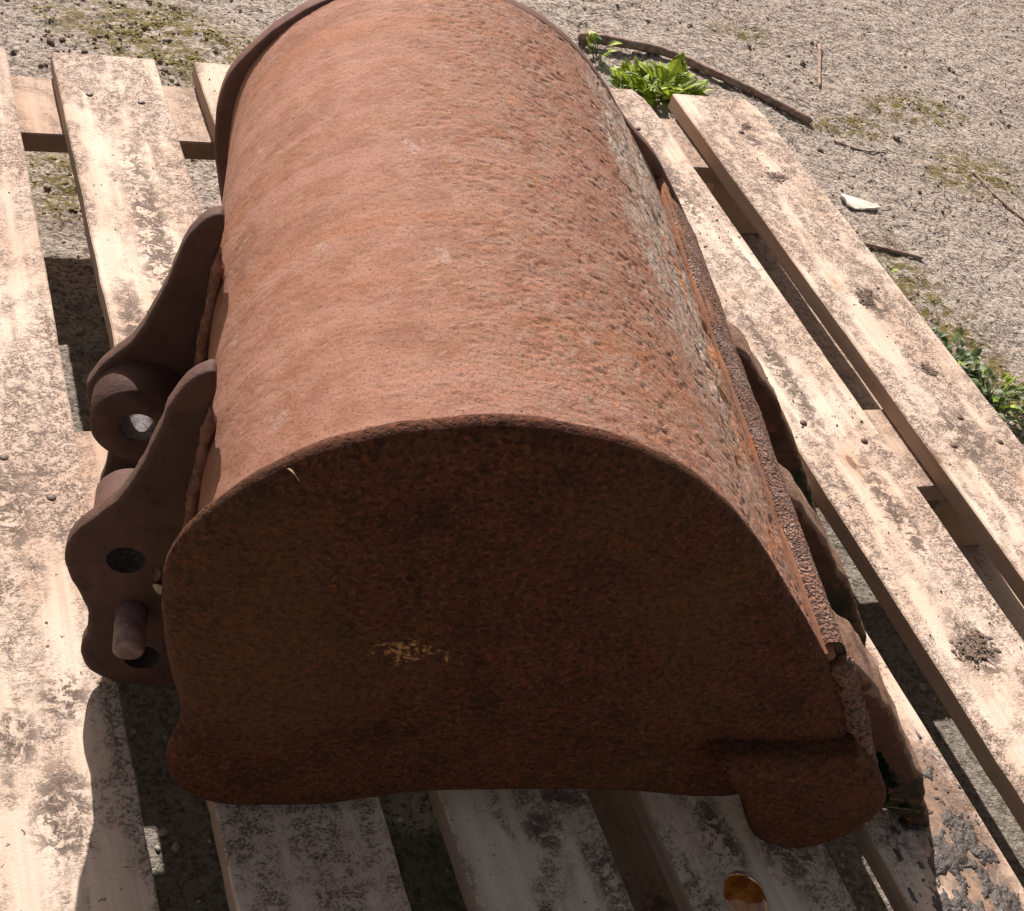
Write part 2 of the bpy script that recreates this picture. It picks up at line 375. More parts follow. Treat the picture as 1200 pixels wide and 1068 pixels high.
def plain(name, col, col2=None, scale=60, rough=.8, bump=.4, spec=.3, dist=.001, stretch=None):
    t = NT(name); co = t.rndco(); n = t.noise(co, scale, 5, .65, stretch=stretch)
    c = t.mix(t.step(n, .35, .65), col, col2 or tuple(x*.6 for x in col))
    rn = t.rnd(); hsv = t.N.new('ShaderNodeHueSaturation'); t.lk(c, hsv.inputs['Color']); t.lk(t.math('ADD', t.math('MULTIPLY', rn, .35), .82), hsv.inputs['Value'])
    return t.out(hsv.outputs[0], rough, t.bump(n, bump, dist), spec)
def leaf_mat(name, a, b):
    t = NT(name); co = t.tc.outputs['Object']; n = t.noise(co, 120, 3, .5)
    c = t.mix(n, a, b); rn = t.rnd(); hsv = t.N.new('ShaderNodeHueSaturation'); t.lk(c, hsv.inputs['Color'])
    t.lk(t.math('ADD', t.math('MULTIPLY', rn, .7), .6), hsv.inputs['Value'])
    t.out(hsv.outputs[0], .6, t.bump(n, .3, .001), .5)
    tr = t.N.new('ShaderNodeBsdfTranslucent'); t.lk(hsv.outputs[0], tr.inputs['Color'])
    mx = t.N.new('ShaderNodeMixShader'); mx.inputs[0].default_value = .4
    t.lk(t.bsdf.outputs[0], mx.inputs[1]); t.lk(tr.outputs[0], mx.inputs[2]); t.lk(mx.outputs[0], t.N['Material Output'].inputs[0])
    return t.m
def crumb_mat(name, cols, scale, rough=.9):
    """colour varies by the crumb's own place"""
    t = NT(name); co = t.tc.outputs['Object']; v = t.noise(co, scale, 1, .5); f = t.noise(co, 400, 3, .6)
    c = t.mix(t.step(v, .3, .7), cols[0], cols[1]); c = t.mix(t.math('MULTIPLY', f, .5), c, cols[2])
    return t.out(c, rough, t.bump(f, .5, .001), .2)

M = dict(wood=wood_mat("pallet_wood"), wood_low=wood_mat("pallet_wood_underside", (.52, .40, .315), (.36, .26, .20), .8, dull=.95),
         shell=rust_mat("rusted_shell_steel", 'shell'), plate=rust_mat("rusted_plate_steel", 'plate'), ear=rust_mat("rusted_ear_steel", 'ear'),
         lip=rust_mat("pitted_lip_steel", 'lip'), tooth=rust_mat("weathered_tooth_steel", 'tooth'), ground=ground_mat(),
         bore=plain("worn_bore_steel", (.055, .044, .048), (.018, .013, .014), 260, .6, 1., .5, .0015),
         pin=plain("dull_pin_steel", (.21, .135, .125), (.12, .07, .06), 120, .6, .6, .4),
         weld=plain("rusted_weld", (.26, .125, .085), (.13, .055, .035), 130, .8, .8, .3, .0015),
         seam=plain("orange_weld_seam", (.21, .085, .037), (.15, .085, .058), 60, .88, .9, .2, .0015, (1, .35, 1)),
         rim=plain("dark_rust_rim", (.13, .060, .045), (.085, .038, .030), 60, .75, .5, .35),
         nail=plain("rusty_nail", (.10, .06, .045), None, 300, .6, .3),
         stick=plain("dead_twig_bark", (.36, .265, .215), (.19, .13, .10), 90, .85, .8, .2, .002, (1, 1, 1)),
         straw=crumb_mat("dry_straw", ((.36, .30, .24), (.22, .17, .13), (.50, .44, .36)), 6),
         grit=crumb_mat("loose_grit", ((.36, .31, .26), (.20, .16, .13), (.55, .51, .46)), 60),
         crumb=crumb_mat("dark_soil_crumbs", ((.17, .125, .10), (.08, .056, .044), (.26, .20, .16)), 90),
         moss=crumb_mat("green_moss", ((.020, .030, .008), (.008, .013, .004), (.050, .055, .018)), 70),
         mossb=crumb_mat("brown_green_moss", ((.16, .14, .02), (.06, .04, .014), (.26, .23, .05)), 40),
         leafA=leaf_mat("bright_weed_leaf", (.22, .34, .02), (.36, .46, .05)), leafB=leaf_mat("dusty_weed_leaf", (.07, .13, .03), (.24, .30, .17)),
         chip=plain("pale_chip", (.72, .66, .58), (.5, .44, .38), 40, .7, .3),
         petal=plain("dry_pale_leaf", (.36, .28, .17), (.24, .16, .09), 200, .7, .3))

# ------------------------------------------------------------------ ground
GZ = -.15
def axis_pts(c, fine, step, far):
    a = np.arange(-fine, fine+1e-6, step); g = []; d = fine; s = step
    while d < far: s *= 1.22; d += s; g.append(d)
    g = np.array(g); return c+np.r_[-g[::-1], a, g]
gx = axis_pts(1.0, 1.05, .0056, 30); gy = axis_pts(1.05, .72, .0056, 30)
X, Y = np.meshgrid(gx, gy, indexing='ij')
dz = .004*fbm(X*9, Y*9, o=3, seed=3)+.0042*fbm(X*70, Y*70, o=3, seed=5)
near = (np.abs(X-1) < 1.06) & (np.abs(Y-1.05) < .73); dz = np.where(near, dz, 0)
def gz(x, y): return GZ+float(.004*fbm(np.array([x*9.]), np.array([y*9.]), o=3, seed=3)[0]+.0042*fbm(np.array([x*70.]), np.array([y*70.]), o=3, seed=5)[0])
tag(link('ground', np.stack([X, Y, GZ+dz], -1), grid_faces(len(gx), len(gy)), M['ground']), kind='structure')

def blobs(n, xy, size, mat, name, label, cat, zoff=0, flat=.6, zfun=None, parent=None, seed=1):
    """many small irregular lumps in one mesh"""
    R = np.random.RandomState(seed)
    ico = np.array([(0, 0, 1), (.894, 0, .447), (.276, .851, .447), (-.724, .526, .447), (-.724, -.526, .447), (.276, -.851, .447),
                    (.724, .526, -.447), (-.276, .851, -.447), (-.894, 0, -.447), (-.276, -.851, -.447), (.724, -.526, -.447), (0, 0, -1)])
    fc = np.array([(0,1,2),(0,2,3),(0,3,4),(0,4,5),(0,5,1),(1,6,2),(2,7,3),(3,8,4),(4,9,5),(5,10,1),(6,7,2),(7,8,3),(8,9,4),(9,10,5),(10,6,1),(11,7,6),(11,8,7),(11,9,8),(11,10,9),(11,6,10)])
    s = size[0]*(size[1]/size[0])**(R.rand(n)**3)
    V = ico[None]*(.7+.6*R.rand(n, 12, 1))*s[:, None, None]*np.array([1, 1, flat])*(.7+.6*R.rand(n, 1, 3))
    a = R.rand(n)*6.28; c, sn = np.cos(a)[:, None], np.sin(a)[:, None]
    x = V[..., 0]*c-V[..., 1]*sn; y = V[..., 0]*sn+V[..., 1]*c
    z0 = zfun(xy[:, 0], xy[:, 1]) if zfun else np.full(n, zoff)
    V = np.stack([x+xy[:, 0:1], y+xy[:, 1:2], V[..., 2]+(z0+s*flat*.35)[:, None]], -1)
    F = (fc[None]+12*np.arange(n)[:, None, None]).reshape(-1, 3)
    o = link(name, V.reshape(-1, 3), F, mat, parent, smooth=False)
    tag(o, label, cat, kind='stuff'); return o
def gzv(x, y): return GZ+.004*fbm(x*9, y*9, o=3, seed=3)+.0042*fbm(x*70, y*70, o=3, seed=5)
n = 16000; xy = np.stack([RNG.uniform(-.1, 2.4, n), RNG.uniform(-.3, 2.0, n)], 1)
blobs(n, xy, (.0009, .0042), M['grit'], 'loose_grit', 'loose pale and dark grit strewn over the concrete behind the pallet', 'grit', zfun=gzv, seed=4)
def blades(n, xy, L, wd, mat, name, label, cat, seed=2, lift=.003, zf=gzv, tilt=.25):
    R = np.random.RandomState(seed); a = R.rand(n)*6.28; ll = L[0]+(L[1]-L[0])*R.rand(n)**3; k = 4
    t = np.linspace(-.5, .5, k)[None]; bend = (R.rand(n, 1)-.5)*.6
    px = ll[:, None]*t; py = ll[:, None]*bend*(t*t); w_ = wd*(.6+.8*R.rand(n))[:, None]
    c, s = np.cos(a)[:, None], np.sin(a)[:, None]
    z = zf(xy[:, 0], xy[:, 1])[:, None]+lift+ll[:, None]*tilt*(R.rand(n, 1)-.5)*t+.0008
    z = np.broadcast_to(z, px.shape)
    V = []
    for dx, dzz in ((-1, 0), (0, 1.2), (1, 0)):
        V.append(np.stack([xy[:, 0:1]+px*c-(py+dx*w_)*s, xy[:, 1:2]+px*s+(py+dx*w_)*c, z+dzz*w_], -1))
    V = np.stack(V, 2)   # n,k,3,3
    f = []
    for i in range(k-1):
        for j in (0, 1, 2): j2 = (j+1) % 3; f.append((i*3+j, i*3+j2, (i+1)*3+j2, (i+1)*3+j))
    F = (np.array(f)[None]+k*3*np.arange(n)[:, None, None]).reshape(-1, 4)
    o = link(name, V.reshape(-1, 3), F, mat, None, smooth=False); tag(o, label, cat, kind='stuff'); return o
n = 6500; xy = np.stack([RNG.uniform(.9, 2.4, n), RNG.uniform(.3, 2.0, n)], 1)
blades(n, xy, (.006, .05), .00045, M['straw'], 'straw_litter', 'thin dry straw and stalks scattered over the concrete', 'straw')

# ------------------------------------------------------------------ pallet
PY0, PY1 = -.27, 1.047
pallet = empty('pallet', (.47, .39, GZ))
tag(pallet, 'pale sawn wooden pallet with muddy boards under the rusty bucket', 'pallet')
PO = np.array([.47, .39, GZ])
def board(name, x0, x1, y0, y1, z0, z1, mat, chamfer=None, seed=0, warp=.0012):
    """rectangular board with eased, slightly wandering edges, built about its own centre"""
    R = np.random.RandomState(seed); nl = 60; long_y = (y1-y0) > (x1-x0)
    L0, L1, W0, W1 = (y0, y1, x0, x1) if long_y else (x0, x1, y0, y1)
    e = .0016; ts = np.r_[L0+.0, np.linspace(L0+e, L1-e, nl), L1]
    prof = [(-1, 0, e, 0), (-1, 1, e, 0)]
    rings = []
    for i, l in enumerate(ts):
        wl = .0011*fbm(np.array([l*14.+seed*3]), np.array([seed*1.7]), o=4, seed=seed)[0]+.0007*R.randn()*.35
        wr = .0011*fbm(np.array([l*14.+seed*5+40]), np.array([seed*2.7]), o=4, seed=seed)[0]+.0007*R.randn()*.35
        zb = warp*fbm(np.array([l*3.]), np.array([seed*.9]), o=2, seed=seed+9)[0]*2
        a, b = W0+wl, W1+wr; inn = e if i in (0, len(ts)-1) else 0
        if chamfer:
            for (end, side, cl, cw) in chamfer:
                dd = (L1-l) if end > 0 else (l-L0)
                if dd < cl:
                    k = cw*(1-dd/cl)
                    if side > 0: b -= k
                    else: a += k
        pts = [(a+inn, z0+e+inn*0), (a+inn, z1-e), (a+e+inn, z1-inn), (a*.66+b*.34, z1-inn+zb*.3), (a*.34+b*.66, z1-inn+zb*.3), (b-e-inn, z1-inn), (b-inn, z1-e), (b-inn, z0+e), (b-e-inn, z0+inn), (a+e+inn, z0+inn)]
        rings.append([(p[0], l, p[1]) if long_y else (l, p[0], p[1]) for p in pts])
    V = np.array(rings).reshape(-1, 3); c = np.array([(x0+x1)/2, (y0+y1)/2, (z0+z1)/2])
    F = grid_faces(len(ts), 10, True).tolist(); F += [list(range(10)), list(range((len(ts)-1)*10, len(ts)*10))[::-1]]
    if long_y: F = [f[::-1] for f in F]
    o = link(name, V-c, F, mat, pallet, smooth=False, loc=c-PO)
    return o
T1 = -.022
tops = [(-.088, .030), (.0789, .1952), (.2407, .3553), (.399, .530), (.5745, .6837), (.7339, .8468), (.8955, 1.0232)]
ends = [1.047, 1.049, 1.050, 1.046, 1.048, 1.062, 1.0585]
top_objs = []
for i, ((a, b), ye) in enumerate(zip(tops, ends)):
    ch = [(1, 1, .034, .012)] if i == 6 else [(1, 1, .03, .012)] if i == 5 else None
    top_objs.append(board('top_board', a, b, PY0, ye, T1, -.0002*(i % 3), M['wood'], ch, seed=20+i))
crs = [(.9105, 1.0294), (.3205, .4421), (-.27, -.15)]
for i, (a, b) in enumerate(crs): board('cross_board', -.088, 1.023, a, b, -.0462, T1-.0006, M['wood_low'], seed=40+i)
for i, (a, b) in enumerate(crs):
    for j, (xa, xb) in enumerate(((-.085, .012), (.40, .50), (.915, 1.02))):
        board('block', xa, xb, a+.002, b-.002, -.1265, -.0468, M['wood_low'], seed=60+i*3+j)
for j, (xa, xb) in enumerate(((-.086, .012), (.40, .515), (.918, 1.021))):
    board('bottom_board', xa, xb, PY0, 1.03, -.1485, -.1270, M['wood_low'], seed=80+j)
# nails over the cross boards, sunk a little into the top face
def disc(r, h, n=10):
    th = np.linspace(0, 2*math.pi, n, endpoint=False); V = [(r*math.cos(a), r*math.sin(a), 0) for a in th]+[(r*.8*math.cos(a), r*.8*math.sin(a), h) for a in th]
    return V, grid_faces(2, n, True).tolist()+[list(range(n, 2*n)), list(range(n))[::-1]]
nailme = None
for i, pts in {6: [(.966, .40), (.930, .357), (.995, .36), (.962, .968)], 5: [(.76, .40), (.82, .37), (.80, .96)], 0: [(-.029, .388), (.003, .34), (0, .95)], 1: [(.11, .96), (.165, .95)]}.items():
    for (x, y) in pts:
        V, F = disc(.0042, .0008)
        if nailme is None: o = link('nail', V, F, M['nail'], top_objs[i]); nailme = o.data
        else: o = bpy.data.objects.new('nail', nailme); COL.objects.link(o); o.parent = top_objs[i]
        c = np.array([(tops[i][0]+tops[i][1])/2, (PY0+ends[i])/2, (T1-.0002*(i % 3))/2]); o.location = np.array([x, y, .0002])-c

# ------------------------------------------------------------------ bucket
TH = math.radians(12); BO = np.array([.3, .3, 0.])       # local (v, u, z) minus BO
U = np.array([math.sin(TH), math.cos(TH), 0]); Vv = np.array([math.cos(TH), -math.sin(TH), 0])
def Wp(v, u, z): return Vv*v+U*u+np.array([0, 0, z])
bucket = empty('excavator_bucket', tuple(Wp(.3, .3, 0)), -TH)
tag(bucket, 'rusty steel digger bucket lying mouth down across the wooden pallet', 'excavator bucket')
def bl(name, V, F, mat, parent=bucket, **k): return link(name, np.asarray(V)-BO, F, mat, parent, **k)

OUT = [(.027, .135), (.016, .183), (.0125, .214), (.014, .243), (.022, .267), (.041, .296), (.061, .3185), (.082, .337), (.107, .3515), (.130, .361),
       (.156, .3685), (.184, .3735), (.213, .374), (.244, .370), (.278, .3595), (.311, .342), (.349, .312), (.389, .270), (.436, .217), (.469, .177),
       (.490, .148), (.500, .125), (.488, .085), (.437, .042), (.336, .041), (.216, .029), (.179, .018), (.145, .007), (.099, .0012), (.070, .0015), (.048, .013), (.0335, .036), (.032, .058), (.0365, .083), (.034, .109)]
outl, _ = resample(crom(OUT, 12), 420)
def shear(P, u, a=.007):
    k = (u-.05)/.55; Q = P.copy(); Q[:, 0] += a*k*(1-sstep(.0, .3, P[:, 0])); return Q
# shell
SH = [(.05, .04), (.047, .07), (.042, .10), (.036, .135), (.031, .18), (.0295, .214), (.0305, .241), (.036, .267), (.049, .294), (.067, .3185), (.087, .337), (.109, .3515)]+OUT[9:21]
cs = crom(SH, 24, closed=False)       # from lower left, over the crown, to the lip
cs, s_arc = resample(cs, 560, closed=False)
cs = cs[s_arc < s_arc[-1]-.004]; s_arc = s_arc[s_arc < s_arc[-1]-.004]
nrm = normals2(cs, closed=False); nu = 420; us = np.linspace(.0610, .590, nu); Vs = []; UV = []
nrm = normals2(cs, closed=False)      # points outward (curve runs clockwise: left normal is outward)
for u in us:
    P = shear(cs, u)-nrm*(.0055*sstep(.40, .575, u)*(1-sstep(.05, .20, cs[:, 0])))[:, None]; Vs.append(np.stack([P[:, 0], np.full(len(P), u), P[:, 1]], 1)); UV.append(np.stack([s_arc, np.full(len(P), u)], 1))
Vs = np.array(Vs); UV = np.array(UV); S_, U_ = UV[..., 0], UV[..., 1]
rightm = sstep(.33, .55, S_)
d = .0007*fbm(S_*11, U_*11, o=3, seed=31)+(.00025+.0005*rightm)*fbm(S_*230, U_*260, o=3, seed=33)
d -= (.0002+.0008*rightm)*sstep(.19, .36, vnoise(S_*330, U_*380, seed=35)+.4*vnoise(S_*60, U_*60, seed=36))
d -= .0022*sstep(.60, .66, S_)*sstep(.15, .3, vnoise(S_*60, U_*28, seed=38))
d -= .0004
N3 = np.stack([nrm[:, 0], np.zeros(len(nrm)), nrm[:, 1]], 1)[None]
Vo = Vs+N3*d[..., None]; m = len(cs)
isel = np.unique(np.linspace(0, nu-1, 36).astype(int)); Vi = Vs[isel]-N3*.008; ku = Vi.shape[0]
F = grid_faces(nu, m)[:, ::-1]
FI = grid_faces(ku, m)+nu*m
V_all = np.vstack([Vo.reshape(-1, 3), Vi.reshape(-1, 3)]); UVa = np.vstack([UV.reshape(-1, 2), UV[isel].reshape(-1, 2)])
o0, i0_ = (nu-1)*m, nu*m+(ku-1)*m; FE = np.array([[o0+j, o0+j+1, i0_+j+1, i0_+j] for j in range(m-1)])
bl('shell', V_all, np.vstack([F, FI, FE]), M['shell'], uv=UVa)

# near side plate
def plate_part(P, u0, u1, r, name, mat, seed, amp=.0008):
    V, F = slab(P, u0, u1, r, 5); V = np.asarray(V); c = V.mean(0)
    k = sstep(u0+r+.0005, u1, V[:, 1])[:, None]*.004; dvec = V-c; dvec[:, 1] = 0; dvec /= np.linalg.norm(dvec, axis=1)[:, None]+1e-9
    if u0 < .3: V = V-dvec*k+dvec*(.0016*np.exp(-((V[:, 1]-.0570)/.005)**2))[:, None]
    return bl(name, V, F, mat)
def jag(P, amp, f, seed):
    s = np.r_[0, np.cumsum(np.linalg.norm(np.diff(P, axis=0), axis=1))]; Nn = -normals2(P) if area(P) > 0 else normals2(P)
    per = s/s[-1]*math.tau
    return P+Nn*(amp*fbm(np.cos(per)*f, np.sin(per)*f, o=4, seed=seed))[:, None]
side = plate_part(jag(outl, .0011, 9, 3), .047, .075, .0135, 'side_plate', M['plate'], 1)
# far side plate: stands proud of the shell on the ear side
P = shear(outl, .6, .017); Nn = normals2(P); Nn = Nn if area(P) < 0 else -Nn
pr = .001*(1-sstep(.04, .12, P[:, 0]))-.001*sstep(.12, .2, P[:, 0])*sstep(.34, .36, P[:, 1])*sstep(.02, .12, P[:, 1])+.010*sstep(.37, .42, P[:, 0])*sstep(.06, .10, P[:, 1]); far_out = P+Nn*pr[:, None]
far = plate_part(jag(far_out, .0012, 9, 8), .588, .606, .004, 'side_plate', M['rim'], 2)
# side cutter welded on the lower right corner, rounded
CUT = [(.398, .112), (.412, .085), (.434, .055), (.447, .030), (.463, .012), (.492, .0035), (.515, .012), (.533, .030), (.542, .055), (.541, .075), (.530, .097), (.512, .116), (.500, .128), (.486, .124), (.44, .117)]
CUT = [(v, z+.014*(1-max(0, z-.06)/.07) if z < .13 else z) for v, z in CUT]
cutP, _ = resample(crom(CUT, 8), 160)
V, F = slab(cutP, .023, .070, .0085, 7); V = V.copy()
V[:, 1] += .004*sstep(.10, .125, V[:, 2])*(V[:, 1] < .04)     # ledge leans back into the plate
bl('side_cutter', V, F, M['plate'])
mirror = cutP.copy(); V, F = slab(mirror, .585, .622, .008, 6); bl('side_cutter', V, F, M['plate'])

# lip: pebbled wear strip, tapering wider away from the camera
lp = []; nL = 520
for k, u in enumerate(np.linspace(.064, .574, nL)):
    kk = (u-.05)/.55; c0 = .450-.026*kk
    cr = [(c0, .196+.030*kk), (c0+.001, .207+.030*kk), (c0+.010, .209+.018*kk)] + [(c0+.010+(.474-c0-.010)*t, .209+.018*kk+(.190-.209-.018*kk)*t+.003*math.sin(t*3.14)) for t in np.linspace(.08, .95, 14)] + \
         [(.477, .187), (.480, .182), (.484, .175), (.488, .166), (.4885, .160), (.484, .155), (.474, .155), (.455, .182)]
    lp.append(np.array([(p[0], u, p[1]) for p in cr]))
lp = np.array(lp); a, b = lp.shape[:2]
no = fbm(lp[..., 1]*330, lp[..., 0]*330, lp[..., 2]*330, o=2, seed=51)
lp[:, 2:22, 2] += .0016*no[:, 2:22]; lp[:, 18:23, 0] += .004*fbm(lp[:, 18:23, 1]*22, lp[:, 18:23, 0]*0+3., o=3, seed=52)
Fl = grid_faces(a, b, True).tolist()+[list(range(b)), list(range((a-1)*b, a*b))[::-1]]
bl('cutting_edge', lp.reshape(-1, 3), [f[::-1] for f in Fl], M['lip'])

# orange rusted weld seam in the crease between drum and edge
sp = np.array([(.4535-.027*((u-.05)/.55), u, .1985+.031*((u-.05)/.55)) for u in np.linspace(.058, .586, 420)])
V, F = tube(sp, .0056+.0022*fbm(sp[:, 1]*22, sp[:, 1]*0, o=2, seed=14), 14); V = V+.0012*fbm(V[:, 0]*240, V[:, 1]*240, V[:, 2]*240, o=3, seed=15)[:, None]
bl('weld_seam', V, F, M['seam'])

# rough weld running down the plate corner from the edge to the side cutter
cw = crom([(.462, .062, .196), (.476, .060, .176), (.490, .058, .155), (.503, .056, .134), (.516, .053, .112), (.526, .050, .094)], 16, closed=False)
V, F = tube(cw, .0095+.002*fbm(np.arange(len(cw))*.3, np.zeros(len(cw)), o=2, seed=17), 22); V = V+.0014*fbm(V[:, 0]*260, V[:, 1]*260, V[:, 2]*260, o=2, seed=18)[:, None]
bl('corner_weld', V, F, M['lip'])

# teeth
TO = [(.462, .193), (.481, .188), (.499, .174), (.514, .159), (.537, .135), (.564, .102), (.591, .067), (.608, .041), (.621, .019), (.631, .003), (.629, .0006), (.616, .002),
      (.598, .012), (.578, .022), (.562, .031), (.545, .045), (.520, .078), (.490, .118), (.465, .150)]
def tooth(u0, u1, seed):
    R = np.random.RandomState(seed); P, _ = resample(crom(TO, 8), 150); P = jag(P, .0024, 5, seed)
    V, F = slab(P, u0, u1, .006, 4); V = np.asarray(V)
    far_side = (V[:, 1] > (u0+u1)/2)
    V[:, 1] -= np.where(far_side, .012*sstep(.50, .63, V[:, 0]), 0)      # narrows to the tip
    nn = fbm(V[:, 0]*60, V[:, 1]*60, V[:, 2]*60, o=3, seed=seed)
    n2 = fbm(V[:, 0]*24, V[:, 1]*24, V[:, 2]*24, o=3, seed=seed+3)
    V[:, 0] += .0020*nn+.003*n2; V[:, 1] += np.where(far_side, 0, .0045*fbm(V[:, 0]*45, V[:, 2]*45, o=4, seed=seed+5)); V[:, 2] = np.maximum(V[:, 2]+.0018*nn, .0004)
    return bl('tooth', V, F, M['tooth'])
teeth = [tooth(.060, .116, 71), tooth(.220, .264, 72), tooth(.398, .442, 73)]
for k, u in enumerate((.10, .268, .442)):       # weld hump where each tooth meets the edge
    pass
# moss on the two nearer teeth
R = np.random.RandomState(5)
for k, (o, u, n) in enumerate(((teeth[0], .0605, 900), (teeth[1], .2265, 260))):
    t_ = R.rand(n*3); z = .02+.085*R.rand(n*3); v = .635-.0-z*.84-.012-.028*R.rand(n*3)
    keep = (fbm(v*60, z*60, o=3, seed=9+k) > -.02) & (z > .03-.0*v); v, z = v[keep][:n], z[keep][:n]
    b = MB(); V = []; F = []
    for i in range(len(v)):
        a = R.rand()*6.28; L = .0022+.003*R.rand(); c = np.array([v[i], u, z[i]]); dvec = np.array([math.cos(a)*.5, -1, math.sin(a)*.5+.3])*L; w_ = np.array([.0007, 0, .0006])
        V += [c-w_, c+w_, c+dvec]; F.append((3*i, 3*i+1, 3*i+2))
    mo = link('moss', np.array(V)-BO, F, M['moss'], o, smooth=False); mo['kind'] = 'stuff'

# hanger ears
EAR = [(.0315, .285), (.0310, .312), (.0275, .3215), (.016, .313), (.006, .294), (.001, .270), (-.007, .238), (-.017, .211), (-.031, .190), (-.043, .172), (-.0480, .154), (-.044, .134), (-.034, .112), (-.0285, .095),
       (-.0285, .077), (-.0310, .056), (-.024, .038), (-.006, .0265), (.013, .0245), (.034, .027), (.05, .06), (.05, .2), (.042, .26)]
EAR = [(v, z-.0245+.0075*z/.32) for v, z in EAR]
def ear(u0, u1, boss_side, seed):
    """plate with two pin bores; faces are built as a ring from bores to outline by bridging a fine grid"""
    P, _ = resample(crom(EAR, 8), 260); P = jag(P, .0012, 8, seed)
    if area(P) < 0: P = P[::-1]
    th = np.linspace(0, 2*math.pi, 40, endpoint=False)
    H = [np.stack([-.0085+.0128*np.cos(th), .1335+.0128*np.sin(th)], 1), np.stack([.011+.0128*np.cos(th), .0335+.0128*np.sin(th)], 1)]
    V, F = slab(P, u0, u1, .0035, 4); V = np.asarray(V); n = len(P); nr = 10
    F = F[:(nr-1)*n]
    from mathutils.geometry import tessellate_polygon, delaunay_2d_cdt
    base = len(V)
    hv = []
    for h in H:
        for uu in (u0, u1): hv.append(np.stack([h[:, 0], np.full(40, uu), h[:, 1]], 1))
    V = np.vstack([V]+hv)
    for ring, side_, flip in ((0, 0, True), (nr-1, 1, False)):
        idx = [ring*n+i for i in range(n)]+[base+side_*40+i for i in range(40)]+[base+80+side_*40+i for i in range(40)]
        pts = [Vector((V[i][0], V[i][2])) for i in idx]
        edges = [(i, (i+1) % n) for i in range(n)]+[(n+i, n+(i+1) % 40) for i in range(40)]+[(n+40+i, n+40+(i+1) % 40) for i in range(40)]
        res = delaunay_2d_cdt(pts, edges, [], 0, 1e-7)
        vo, _, fo, ov = res[0], res[1], res[2], res[3]
        mp = [idx[o_[0]] if o_ else None for o_ in ov]
        from mathutils.geometry import intersect_point_tri_2d
        Pin = [Vector((V[i][0], V[i][2])) for i in idx[:n]]
        def inside(c):
            r_ = False; j = n-1
            for i in range(n):
                if (Pin[i].y > c.y) != (Pin[j].y > c.y) and c.x < (Pin[j].x-Pin[i].x)*(c.y-Pin[i].y)/(Pin[j].y-Pin[i].y)+Pin[i].x: r_ = not r_
                j = i
            return r_
        for f in fo:
            c = sum((vo[i] for i in f), Vector((0, 0)))/len(f)
            if any((c-Vector(hc)).length < .0127 for hc in ((-.0085, .1335), (.011, .0335))): continue
            if not inside(c) or any(mp[i] is None for i in f): continue
            ff = [mp[i] for i in f]; F.append(ff[::-1] if flip else ff)
    for b0 in (base, base+80):
        for i in range(40): j = (i+1) % 40; F.append([b0+i, b0+j, b0+40+j, b0+40+i])
    e = bl('hanger_ear', V, F, M['ear'], smooth=False)
    me = e.data; me.polygons.foreach_set("use_smooth", [k < (nr-1)*n for k in range(len(me.polygons))])
    # bosses: thick collars on the inner side, with worn bores
    for (cv, cz) in ((-.0085, .1335), (.011, .0335)):
        b0, b1 = (u1, u1+.050) if boss_side > 0 else (u0-.034, u0)
        rs = [(.0128, b0), (.0128, b1-.001), (.0138, b1), (.0225, b1), (.0245, b1-.003), (.0250, b0), ] if boss_side > 0 else [(.0128, b1), (.0128, b0+.001), (.0138, b0), (.0325, b0), (.0350, b0+.003), (.0355, b1)]
        th2 = np.linspace(0, 2*math.pi, 48, endpoint=False)
        VV = np.vstack([np.stack([cv+r_*np.cos(th2), np.full(48, uu), cz+r_*np.sin(th2)], 1) for r_, uu in rs])
        FF = grid_faces(len(rs), 48, True)
        if boss_side > 0: FF = FF[:, ::-1]
        bo = bl('boss', VV, FF[48:], M['ear'], e)
        bl('bore', np.vstack([np.stack([cv+.0127*np.cos(th2), np.full(48, uu), cz+.0127*np.sin(th2)], 1) for uu in (min(u0, b0)+.001, max(u1, b1)-.001)]), grid_faces(2, 48, True), M['bore'], e)
    # weld bead down the joint and a cap lump at the top
    path = [(.030, .298), (.0305, .285), (.0305, .265), (.030, .245), (.029, .225), (.029, .205), (.030, .175), (.033, .145)]
    pp = crom(path, 8, closed=False); pp[:, 1] -= .0185; sh = .007*((u0-.05)/.55)
    q = np.stack([pp[:, 0]+sh*.8-.002, np.full(len(pp), u0-.002), pp[:, 1]], 1); rr = .0042+.0016*fbm(np.arange(len(pp))*.7, np.zeros(len(pp)), o=2, seed=seed)
    rr = rr*(.25+.75*sstep(0, 12, np.arange(len(pp))))
    VV, FF = tube(q, rr, 14); VV = VV+.0012*fbm(VV[:, 0]*200, VV[:, 1]*200, VV[:, 2]*200, o=2, seed=seed)[:, None]
    bl('weld_bead', VV, FF, M['weld'], e)
    return e
ear_near = ear(.150, .165, 1, 5); ear_far = ear(.315, .330, -1, 6)
# pin pushed through the nearer ear
th2 = 24
pp = np.array([(-.0005, .0925, .105), (-.0005, .094, .105), (-.0005, .100, .105), (0, .20, .105)])
V, F = tube([(.0, .1135, .0835), (.0, .115, .0835), (.0, .13, .0835), (.0, .160, .0835)], np.array([.0085, .0105, .011, .011]), 28)
bl('pin', V, F, M['pin'])

